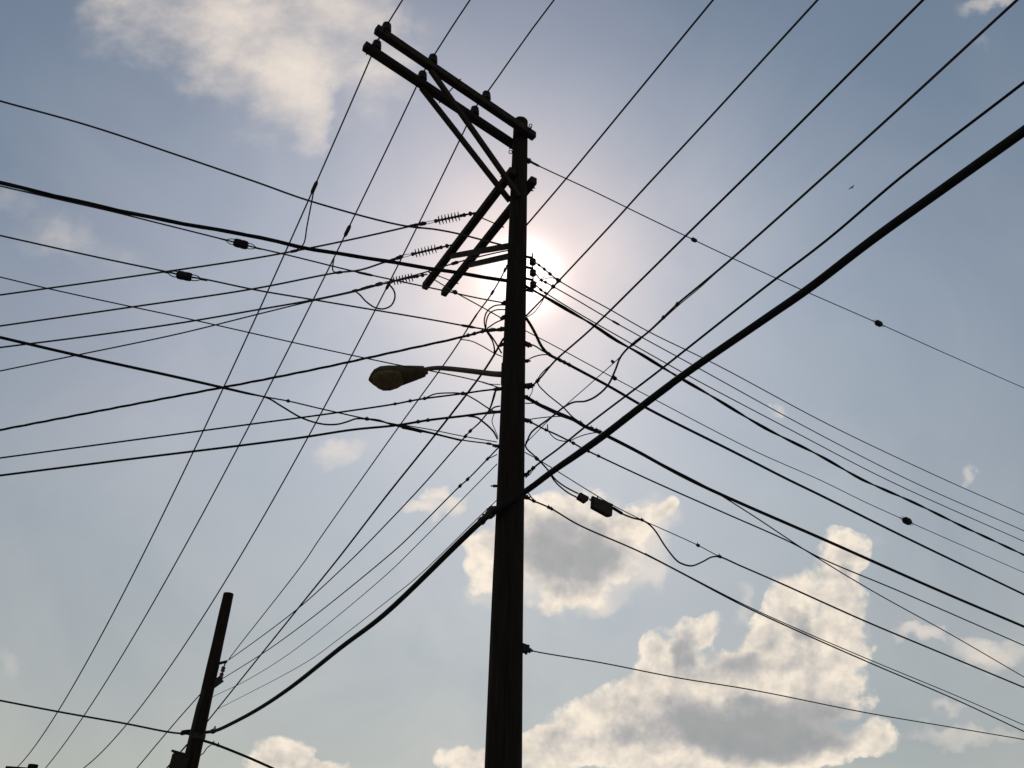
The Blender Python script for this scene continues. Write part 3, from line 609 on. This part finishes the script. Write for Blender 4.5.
# ------------------------------------------------------------- street lamp
lp = PP(501.5, 374); LAZ = -84
nl = nrm(LAZ)
la = [on_plane(x, y, lp, nl) for x, y in ((504, 374.5), (494, 374), (470, 371), (450, 368.8), (438, 368), (430, 368.6), (424, 369.8))]
lamp = empty('street_lamp', lp)
tag(lamp, 'brown cobra-head street lamp on a short curved arm', 'street lamp')
MB().tube(spline(la, 6), [(.037-.010*min(1, i/26)) for i in range(37)], 14).build('arm', M['lamparm'], lamp)
mb = MB(); mb.beam(Vector((PX-pole_r(lp.z)+.004, PY, lp.z-.14)), Vector((PX-pole_r(lp.z)+.004, PY, lp.z+.14)), .08, .03, .003, Vector((1, 0, 0))); mb.build('mounting_plate', M['steel'], lamp)
a_, z_ = on_plane(424.5, 371.3, lp, nl), on_plane(368.6, 381, lp, nl)
t = (z_-a_).normalized(); L = (z_-a_).length; sd = t.cross(Vector((0, 0, 1))).normalized(); up = sd.cross(t)
ro = R(-20 if sd.y > 0 else 20); sd, up = sd*math.cos(ro)+up*math.sin(ro), up*math.cos(ro)-sd*math.sin(ro)
def loft(secs, name, m, nseg=20, lo=0, hi=2*math.pi, closed=True):
    mb = MB(); vs = []
    for x, w, h, zc in secs:
        for j in range(nseg):
            q = lo+(hi-lo)*j/(nseg if closed else nseg-1); cx, cy = math.cos(q), math.sin(q)
            k = 1/max(abs(cx), abs(cy))**.35
            vs.append(a_+t*(x*L)+sd*(cx*w/2*k*.93)+up*(zc+cy*h/2*k*.93))
    K = len(secs); fs = [[i*nseg+j, i*nseg+(j+1) % nseg, (i+1)*nseg+(j+1) % nseg, (i+1)*nseg+j] for i in range(K-1) for j in range(nseg)]
    fs += [list(range(nseg))[::-1], [(K-1)*nseg+j for j in range(nseg)]]
    mb.add(vs, fs); return mb.build(name, M[m], lamp)
loft([(-.015, .10, .085, .0), (.0, .14, .115, .0), (.02, .148, .122, .0), (.2, .22, .128, .0), (.4, .29, .13, .0), (.6, .355, .13, .002), (.74, .37, .115, .006), (.86, .30, .09, .012), (.94, .17, .06, .018), (1.0, .03, .02, .022)], 'housing', 'lamp')
loft([(.40, .14, .03, -.056), (.43, .22, .065, -.06), (.52, .28, .092, -.062), (.66, .315, .1, -.06), (.78, .30, .09, -.05), (.86, .23, .06, -.036), (.92, .12, .03, -.02)], 'lens', 'lens')
mb = MB()
p = a_+t*.01; mb.lathe(p, t, [(-.05, .03), (-.045, .042), (0, .046), (.005, .035)], 12); mb.build('clamp', M['lamp'], lamp)
mb = MB(); c = a_+t*(L*.42)+up*.045; mb.lathe(c, up, [(0, .035), (.012, .035), (.014, .03), (.03, .03), (.034, .02)], 12); mb.build('photocell', M['grey'], lamp)

# -------------------------------------------------------------------- bird
bc = CAM+ray(852, 187.6)*62
mb = MB(); ax_ = Vector((.8, .5, .1)).normalized()
mb.lathe(bc-ax_*.13, ax_, [(0, .004), (.05, .03), (.12, .045), (.18, .035), (.22, .026), (.25, .012), (.275, .003)], 10)
w_ = ax_.cross(Vector((0, 0, 1))).normalized()
for s in (-1, 1):
    u = w_*s
    vs = [bc+ax_*.05, bc-ax_*.05, bc+u*.13+ax_*.04+Vector((0, 0, .05)), bc+u*.13-ax_*.06+Vector((0, 0, .05)), bc+u*.26-ax_*.05+Vector((0, 0, .02)), bc+u*.25-ax_*.09+Vector((0, 0, .02))]
    vs2 = [v-Vector((0, 0, .012)) for v in vs]
    mb.add(vs+vs2, [[0, 1, 3, 2], [2, 3, 5, 4], [6, 8, 9, 7], [8, 10, 11, 9], [0, 2, 8, 6], [2, 4, 10, 8], [1, 7, 9, 3], [3, 9, 11, 5], [4, 5, 11, 10]])
mb.add([bc-ax_*.1+w_*.012, bc-ax_*.1-w_*.012, bc-ax_*.2-w_*.03, bc-ax_*.2+w_*.03, bc-ax_*.1-Vector((0, 0, .01)), bc-ax_*.2-Vector((0, 0, .006))], [[0, 1, 2, 3], [0, 4, 1], [2, 5, 3], [0, 3, 5, 4], [1, 4, 5, 2]])
tag(mb.build('bird', M['bird'], None, origin=bc), 'tiny dark bird flying alone in the open blue sky', 'bird')

# ------------------------------------------------------------------ ground
mb = MB(); G = 40; S = 1500.0
vs = [(-S+2*S*i/G, -S+2*S*j/G, 0) for j in range(G+1) for i in range(G+1)]
mb.add(vs, [[j*(G+1)+i, j*(G+1)+i+1, (j+1)*(G+1)+i+1, (j+1)*(G+1)+i] for j in range(G) for i in range(G)])
g = mb.build('ground', M['ground'], None, origin=(0, 0, 0)); g['kind'] = 'structure'; g['label'] = 'worn asphalt ground'

# --------------------------------------------------------------------- sun
SUN = ray(523, 277).normalized()
s_el = math.asin(SUN.z); s_az = math.atan2(SUN.x, SUN.y)
ld = bpy.data.lights.new('sun', 'SUN'); ld.energy = 3.0; ld.angle = R(.55); ld.color = (1, .93, .82)
lo = bpy.data.objects.new('sun', ld); col.objects.link(lo); lo.location = (0, 0, 30)
lo.rotation_euler = (-SUN).to_track_quat('-Z', 'Y').to_euler()

# --------------------------------------------------------------------- sky
wd = bpy.data.worlds.new('World'); sc.world = wd; wd.use_nodes = True
nt = wd.node_tree; nt.nodes.clear(); N = nt.nodes; LK = nt.links
class S_:                                     # tiny node algebra
    def __init__(s, so): s.so = so
def sk(x): return x.so if isinstance(x, S_) else x
def put(inp, x):
    if isinstance(x, S_): LK.new(x.so, inp)
    else: inp.default_value = x
def m_(op, a, b=0.0, c=0.0, clamp=False, T=None):
    n_ = (T or nt).nodes.new('ShaderNodeMath'); n_.operation = op; n_.use_clamp = clamp
    for i, x in enumerate((a, b, c)):
        if isinstance(x, S_): (T or nt).links.new(x.so, n_.inputs[i])
        else: n_.inputs[i].default_value = x
    return S_(n_.outputs[0])
def v_(op, a, b=(0, 0, 0), T=None, out=0, scale=None):
    n_ = (T or nt).nodes.new('ShaderNodeVectorMath'); n_.operation = op
    for i, x in enumerate((a, b)):
        if isinstance(x, S_): (T or nt).links.new(x.so, n_.inputs[i])
        else: n_.inputs[i].default_value = x
    if scale is not None: n_.inputs['Scale'].default_value = scale
    return S_(n_.outputs['Value'] if out else n_.outputs['Vector'])
def mixc(f, a, b, mode='MIX'):
    n_ = N.new('ShaderNodeMix'); n_.data_type = 'RGBA'; n_.blend_type = mode; n_.clamp_factor = True
    for nm, x in (('Factor', f),):
        put(n_.inputs[0], x)
    put(n_.inputs[6], a); put(n_.inputs[7], b); return S_(n_.outputs[2])
def sstep(x, lo, hi, T=None):
    n_ = (T or nt).nodes.new('ShaderNodeMapRange'); n_.interpolation_type = 'SMOOTHSTEP'
    (T or nt).links.new(x.so, n_.inputs[0]); n_.inputs[1].default_value = lo; n_.inputs[2].default_value = hi
    return S_(n_.outputs[0])

tc = N.new('ShaderNodeTexCoord'); D = S_(tc.outputs['Generated'])
sky = N.new('ShaderNodeTexSky'); sky.sky_type = 'NISHITA'; sky.sun_disc = False
sky.sun_elevation = s_el; sky.sun_rotation = s_az; sky.altitude = 50; sky.air_density = 1.0; sky.dust_density = 1.5; sky.ozone_density = 1.2
EXEC_SKY = .1
# sky chart: two coordinates across the part of the sky the clouds stand in, about a fixed compass bearing
CF = FWD.copy(); CR, CU = R0.copy(), U0.copy()
dz = m_('MAXIMUM', v_('DOT_PRODUCT', D, tuple(CF), out=1), .05)
cu = m_('DIVIDE', v_('DOT_PRODUCT', D, tuple(CR), out=1), dz); cv = m_('DIVIDE', v_('DOT_PRODUCT', D, tuple(CU), out=1), dz)
cx = N.new('ShaderNodeCombineXYZ'); LK.new(cu.so, cx.inputs[0]); LK.new(cv.so, cx.inputs[1]); UV = S_(cx.outputs[0])
def chart(px, py):
    d = ray(px, py); z = d.dot(CF); return d.dot(CR)/z, d.dot(CU)/z
K = 1/FPX

def blobs_field(name, blobs, warp, warp2=.0):
    """a node group: the broad shape of a family of clouds at a place of the chart, and that place with its edges stirred"""
    T = bpy.data.node_groups.new(name, 'ShaderNodeTree')
    T.interface.new_socket('Vector', in_out='INPUT', socket_type='NodeSocketVector')
    T.interface.new_socket('Shape', in_out='OUTPUT', socket_type='NodeSocketFloat')
    gi, go = T.nodes.new('NodeGroupInput'), T.nodes.new('NodeGroupOutput')
    P = S_(gi.outputs[0])
    wn = T.nodes.new('ShaderNodeTexNoise'); wn.noise_dimensions = '2D'; wn.inputs['Scale'].default_value = 11; wn.inputs['Detail'].default_value = 5
    T.links.new(P.so, wn.inputs['Vector'])
    Q = v_('ADD', P, v_('SCALE', v_('SUBTRACT', S_(wn.outputs['Color']), (.5, .5, .5), T), T=T, scale=warp), T); tot = None
    w2 = T.nodes.new('ShaderNodeTexNoise'); w2.noise_dimensions = '2D'; w2.inputs['Scale'].default_value = 38; w2.inputs['Detail'].default_value = 4; T.links.new(P.so, w2.inputs['Vector'])
    Q = v_('ADD', Q, v_('SCALE', v_('SUBTRACT', S_(w2.outputs['Color']), (.5, .5, .5), T), T=T, scale=warp2), T)
    for px, py, rx, ry, rot, wt in blobs:
        u, v = chart(px, py)
        ca, sa, ax, ay = math.cos(R(rot)), math.sin(R(rot)), rx*K*1.45, ry*K*1.45
        dq = v_('SUBTRACT', Q, (u, v, 0), T)
        e1 = v_('DOT_PRODUCT', dq, (ca/ax, sa/ax, 0), T, out=1); e2 = v_('DOT_PRODUCT', dq, (-sa/ay, ca/ay, 0), T, out=1)
        L2 = m_('MULTIPLY_ADD', e1, e1, m_('MULTIPLY', e2, e2, T=T), T=T)
        fl = m_('MAXIMUM', m_('SUBTRACT', 1.0, L2, T=T), 0.0, T=T)
        f3 = m_('POWER', m_('MULTIPLY', fl, wt, T=T), 3.0, T=T)
        tot = f3 if tot is None else m_('ADD', tot, f3, T=T)
    T.links.new(m_('POWER', tot, .3333, T=T).so, go.inputs[0]); return T
def noise_field(name, nscale, namp, pscale, pamp, detail=7, rough=.58, streak=None):
    T = bpy.data.node_groups.new(name, 'ShaderNodeTree')
    T.interface.new_socket('Vector', in_out='INPUT', socket_type='NodeSocketVector')
    T.interface.new_socket('Value', in_out='OUTPUT', socket_type='NodeSocketFloat')
    gi, go = T.nodes.new('NodeGroupInput'), T.nodes.new('NodeGroupOutput')
    Q = S_(gi.outputs[0])
    if streak:
        mp = T.nodes.new('ShaderNodeMapping'); mp.inputs['Rotation'].default_value = (0, 0, R(streak[0])); mp.inputs['Scale'].default_value = (1, streak[1], 1); T.links.new(Q.so, mp.inputs['Vector']); Q = S_(mp.outputs[0])
    nz = T.nodes.new('ShaderNodeTexNoise'); nz.noise_dimensions = '2D'; nz.inputs['Scale'].default_value = nscale; nz.inputs['Detail'].default_value = detail; nz.inputs['Roughness'].default_value = rough
    T.links.new(Q.so, nz.inputs['Vector'])
    d = m_('MULTIPLY', m_('SUBTRACT', S_(nz.outputs['Fac']), .5, T=T), namp, T=T)
    if pamp:
        wn = T.nodes.new('ShaderNodeTexNoise'); wn.noise_dimensions = '2D'; wn.inputs['Scale'].default_value = nscale*1.6; wn.inputs['Detail'].default_value = 3
        T.links.new(Q.so, wn.inputs['Vector'])
        Q2 = v_('ADD', Q, v_('SCALE', v_('SUBTRACT', S_(wn.outputs['Color']), (.5, .5, .5), T), T=T, scale=.02), T)
        vo = T.nodes.new('ShaderNodeTexVoronoi'); vo.voronoi_dimensions = '2D'; vo.feature = 'SMOOTH_F1'; vo.inputs['Scale'].default_value = pscale; vo.inputs['Detail'].default_value = 3; vo.inputs['Roughness'].default_value = .55
        vo.inputs['Smoothness'].default_value = .3; vo.normalize = True
        T.links.new(Q2.so, vo.inputs['Vector'])
        d = m_('ADD', d, m_('MULTIPLY', m_('SUBTRACT', .42, S_(vo.outputs['Distance']), T=T), pamp, T=T), T=T)
    T.links.new(d.so, go.inputs[0]); return T
def use(T, vec):
    g_ = N.new('ShaderNodeGroup'); g_.node_tree = T; LK.new(vec.so, g_.inputs[0]); return S_(g_.outputs[0])

cum = [(488, 562, 20, 24, 0, .85), (520, 535, 30, 30, 0, .95), (572, 545, 52, 42, -5, 1.05), (628, 530, 30, 24, 25, .85), (662, 512, 16, 9, 40, .7), (575, 585, 34, 18, 0, .75), (545, 603, 20, 8, 0, .6),
       (842, 553, 21, 22, 0, .88), (828, 584, 26, 24, 20, .85), (842, 618, 24, 32, 0, .9), (792, 600, 22, 24, 25, .85), (776, 628, 24, 20, 20, .85), (806, 650, 50, 26, 0, 1.05), (706, 634, 12, 18, -25, .95), (686, 642, 16, 18, 0, .9), (664, 650, 18, 20, 0, .95), (660, 668, 26, 18, 20, .9), (700, 685, 56, 28, 12, 1.05), (790, 690, 66, 34, 0, 1.1),
       (635, 704, 40, 26, 20, 1), (600, 728, 44, 28, 10, 1), (560, 746, 36, 20, 10, .9), (700, 740, 110, 34, 0, 1.15), (530, 760, 26, 14, 0, .8), (466, 760, 26, 13, 0, .75), (800, 744, 50, 22, 0, .9), (876, 738, 20, 16, 0, .75), (856, 748, 22, 10, 0, .6),
       (286, 750, 28, 13, 0, .85), (264, 762, 20, 11, 0, .7), (325, 766, 32, 10, 0, .7)]
soft = [(110, 10, 40, 20, 0, .5), (180, 12, 80, 30, -14, .75), (250, 28, 70, 40, -22, .95), (300, 80, 38, 44, -35, .95), (318, 125, 22, 30, -20, .7), (345, 25, 50, 55, 0, .8), (310, 15, 50, 26, 0, .8), (368, 90, 26, 50, 0, .42),
        (438, 493, 12, 9, 10, 1.05), (424, 506, 17, 8, -15, .9), (452, 504, 12, 10, 0, .9), (440, 516, 18, 8, 0, .5), (342, 456, 26, 15, 0, .62), (990, 655, 40, 14, -8, .85), (918, 632, 24, 9, -14, .75), (960, 735, 60, 9, 0, .6), (950, 708, 14, 8, 0, .5),
        (970, 482, 12, 7, -40, .58), (872, 545, 16, 8, 0, .35), (62, 238, 50, 24, -10, .45), (8, 195, 44, 24, 0, .36), (110, 258, 34, 20, 0, .34), (4, 662, 14, 14, 0, .38), (1002, 2, 44, 9, 5, .52), (978, 40, 12, 5, 0, .34), (742, 606, 12, 22, 0, .5), (783, 414, 8, 3, 0, .45), (652, 522, 26, 26, 0, .8), (545, 596, 60, 13, 0, .8), (590, 592, 40, 22, 10, .85), (640, 556, 28, 28, 0, .75), (498, 585, 26, 14, 0, .7), (560, 520, 60, 26, 0, .7), (215, 66, 86, 36, -20, .5), (268, 118, 38, 42, -30, .48), (388, 60, 40, 60, 0, .42), (140, 36, 66, 26, 0, .42), (880, 470, 30, 14, 0, .12)]
shade = [(572, 553, 52, 34, -5, .8), (535, 562, 34, 26, 0, .6), (760, 732, 80, 26, -4, .92), (700, 716, 50, 22, 0, .6), (688, 648, 14, 18, 0, .8), (800, 622, 8, 26, 30, .5), (820, 715, 40, 22, 0, .8), (640, 735, 40, 16, 0, .5), (300, 762, 20, 8, 0, .5), (740, 665, 40, 12, 0, .45), (850, 575, 10, 14, 0, .4), (770, 680, 50, 10, 0, .35)]
Bc = blobs_field('cumulus_shape', cum, .03, .014); Bs = blobs_field('wisp_shape', soft, .05, .03); Bg = blobs_field('shadow_shape', shade, .05, .02)
Nc = noise_field('cumulus_billows', 15, 1.6, 30, 1.15, 10, .63); Nl = noise_field('cumulus_relief', 13, 1.3, 26, 1.3, 5); Ns = noise_field('wisp_streaks', 9, 1.45, 0, 0, 10, .62, (38, 1.6)); Ng = noise_field('shadow_mottle', 16, .8, 0, 0, 6)
su, sv = chart(523, 277)
tow = v_('NORMALIZE', v_('SUBTRACT', (su, sv, 0), UV))
shc = use(Bc, UV)
nc0 = use(Nc, UV); nl0 = use(Nl, UV); nl1 = use(Nl, v_('ADD', UV, v_('SCALE', tow, scale=.014)))
d0 = m_('MULTIPLY', m_('ADD', shc, nc0), sstep(shc, .0, .2))
shs = use(Bs, UV); dsf = m_('SUBTRACT', m_('MULTIPLY', m_('ADD', m_('ADD', shs, use(Ns, UV)), .1), sstep(shs, .0, .5)), .05)
shg = use(Bg, UV); dsh = m_('MULTIPLY', m_('ADD', shg, use(Ng, UV)), sstep(shg, .0, .25))

ang = m_('ARCCOSINE', m_('MINIMUM', v_('DOT_PRODUCT', v_('NORMALIZE', D), tuple(SUN), out=1), .999999))
def lobe(s, amp): return m_('MULTIPLY', m_('EXPONENT', m_('MULTIPLY', m_('POWER', m_('DIVIDE', ang, s), 2.0), -1.0)), amp)
def elobe(s, amp): return m_('MULTIPLY', m_('EXPONENT', m_('MULTIPLY', m_('DIVIDE', ang, s), -1.0)), amp)
sepz = N.new('ShaderNodeSeparateXYZ'); LK.new(D.so, sepz.inputs[0])
zup = S_(sepz.outputs[2])
# Nishita air + thin summer haze, thicker towards the horizon
base = v_('MULTIPLY', S_(sky.outputs[0]), (EXEC_SKY*.72, EXEC_SKY*.72, EXEC_SKY*.72))
base = v_('SCALE', base, scale=.25)
def colored(x, c):
    n_ = N.new('ShaderNodeVectorMath'); n_.operation = 'SCALE'; n_.inputs[0].default_value = c; LK.new(x.so, n_.inputs['Scale']); return S_(n_.outputs[0])
# summer haze under the blue: brightness of the air by height above the horizon
hz = N.new('ShaderNodeValToRGB'); LK.new(sstep(zup, 0, 1.0).so, hz.inputs[0]); hz.color_ramp.interpolation = 'LINEAR'
def poly(z): return tuple(max(.012, p+q*z+r*z*z) for p, q, r in ((.369, -.290, -.105), (.346, -.106, -.235), (.245, .300, -.496)))+(1,)
cr_ = hz.color_ramp
def sst(z): return z*z*(3-2*z)
cr_.elements[0].position = 0; cr_.elements[0].color = poly(0)
cr_.elements[1].position = 1; cr_.elements[1].color = (.02, .035, .075, 1)
for z in (.1, .2, .3, .4, .5, .6, .7, .8, .9):
    e_ = cr_.elements.new(sst(z)); e_.color = poly(z)
skyc = v_('ADD', base, S_(hz.outputs[0]))
aur = v_('ADD', v_('ADD', colored(lobe(.035, 1.4), (1, .95, .88)), colored(elobe(.10, 1.0), (-.101, -.291, -.234))), v_('ADD', colored(lobe(.12, .78), (.443, .365, .205)), colored(lobe(.40, 1.0), (.13, .168, .187))))
skyc = v_('MAXIMUM', v_('ADD', skyc, aur), (.012, .014, .018))
def patch(px, py, sg, c):          # thin high haze that the sun lights up, about a fixed bearing of the sky
    d = ray(px, py).normalized(); a = m_('SUBTRACT', 1.0, v_('DOT_PRODUCT', v_('NORMALIZE', D), tuple(d), out=1))
    return colored(m_('EXPONENT', m_('MULTIPLY', a, -2/sg**2)), c)
skyc = v_('ADD', skyc, v_('ADD', patch(400, 70, .26, (.075, .056, .058)), patch(130, 340, .15, (.045, .026, .028))))
veil = N.new('ShaderNodeTexNoise'); veil.noise_dimensions = '2D'; veil.inputs['Scale'].default_value = 3.4; veil.inputs['Detail'].default_value = 7; veil.inputs['Roughness'].default_value = .55; veil.inputs['Distortion'].default_value = .4; LK.new(UV.so, veil.inputs['Vector'])
vl = m_('SUBTRACT', S_(veil.outputs['Fac']), .5)
skyc = v_('MULTIPLY', skyc, v_('ADD', (1, 1, 1), colored(vl, (.46, .34, .22))))

# clouds over it
a_c = sstep(d0, .16, .72)
rel = m_('SUBTRACT', nl0, nl1)
lit = m_('ADD', m_('ADD', .64, m_('MULTIPLY', rel, .70)), m_('MULTIPLY', nc0, .40), clamp=True)
shf = m_('MULTIPLY', sstep(dsh, .12, .8), .85)
lit = m_('MULTIPLY', lit, m_('SUBTRACT', 1.0, shf), clamp=True)
thin = m_('SUBTRACT', 1.0, sstep(d0, .45, 1.0))
lit = m_('ADD', lit, m_('MULTIPLY', thin, .22), clamp=True)
ccol = N.new('ShaderNodeValToRGB'); LK.new(lit.so, ccol.inputs[0]); r_ = ccol.color_ramp
r_.elements[0].position = 0; r_.elements[0].color = (.29, .315, .315, 1); r_.elements[1].position = 1; r_.elements[1].color = (.95, .84, .70, 1)
for p_, c_ in ((.25, (.41, .405, .41, 1)), (.5, (.58, .545, .50, 1)), (.75, (.77, .695, .60, 1))):
    e_ = r_.elements.new(p_); e_.color = c_
cum_c = v_('ADD', S_(ccol.outputs[0]), colored(elobe(.2, .25), (1, .85, .75)))
a_s = m_('MULTIPLY', sstep(dsf, -.05, 1.6), .98)
soft_c = v_('ADD', (.86, .76, .66), colored(elobe(.2, .2), (1, .88, .76)))
out = mixc(a_s, skyc, soft_c)
out = mixc(m_('MULTIPLY', a_c, .95), out, cum_c)
bg = N.new('ShaderNodeBackground'); LK.new(out.so, bg.inputs[0]); bg.inputs[1].default_value = 1.0
ow = N.new('ShaderNodeOutputWorld'); LK.new(bg.outputs[0], ow.inputs[0])
wd.cycles.sampling_method = 'MANUAL'; wd.cycles.sample_map_resolution = 512

# ------------------------------------------------------------------ render
vs_ = sc.view_settings; vs_.view_transform = 'Standard'; vs_.look = 'None'; vs_.exposure = 0.0; vs_.gamma = 1.0
try: vs_.use_curve_mapping = False
except Exception: pass
sc.cycles.use_denoising = False
sc.cycles.max_bounces = 4
sc.cycles.pixel_filter_type = 'BLACKMAN_HARRIS'
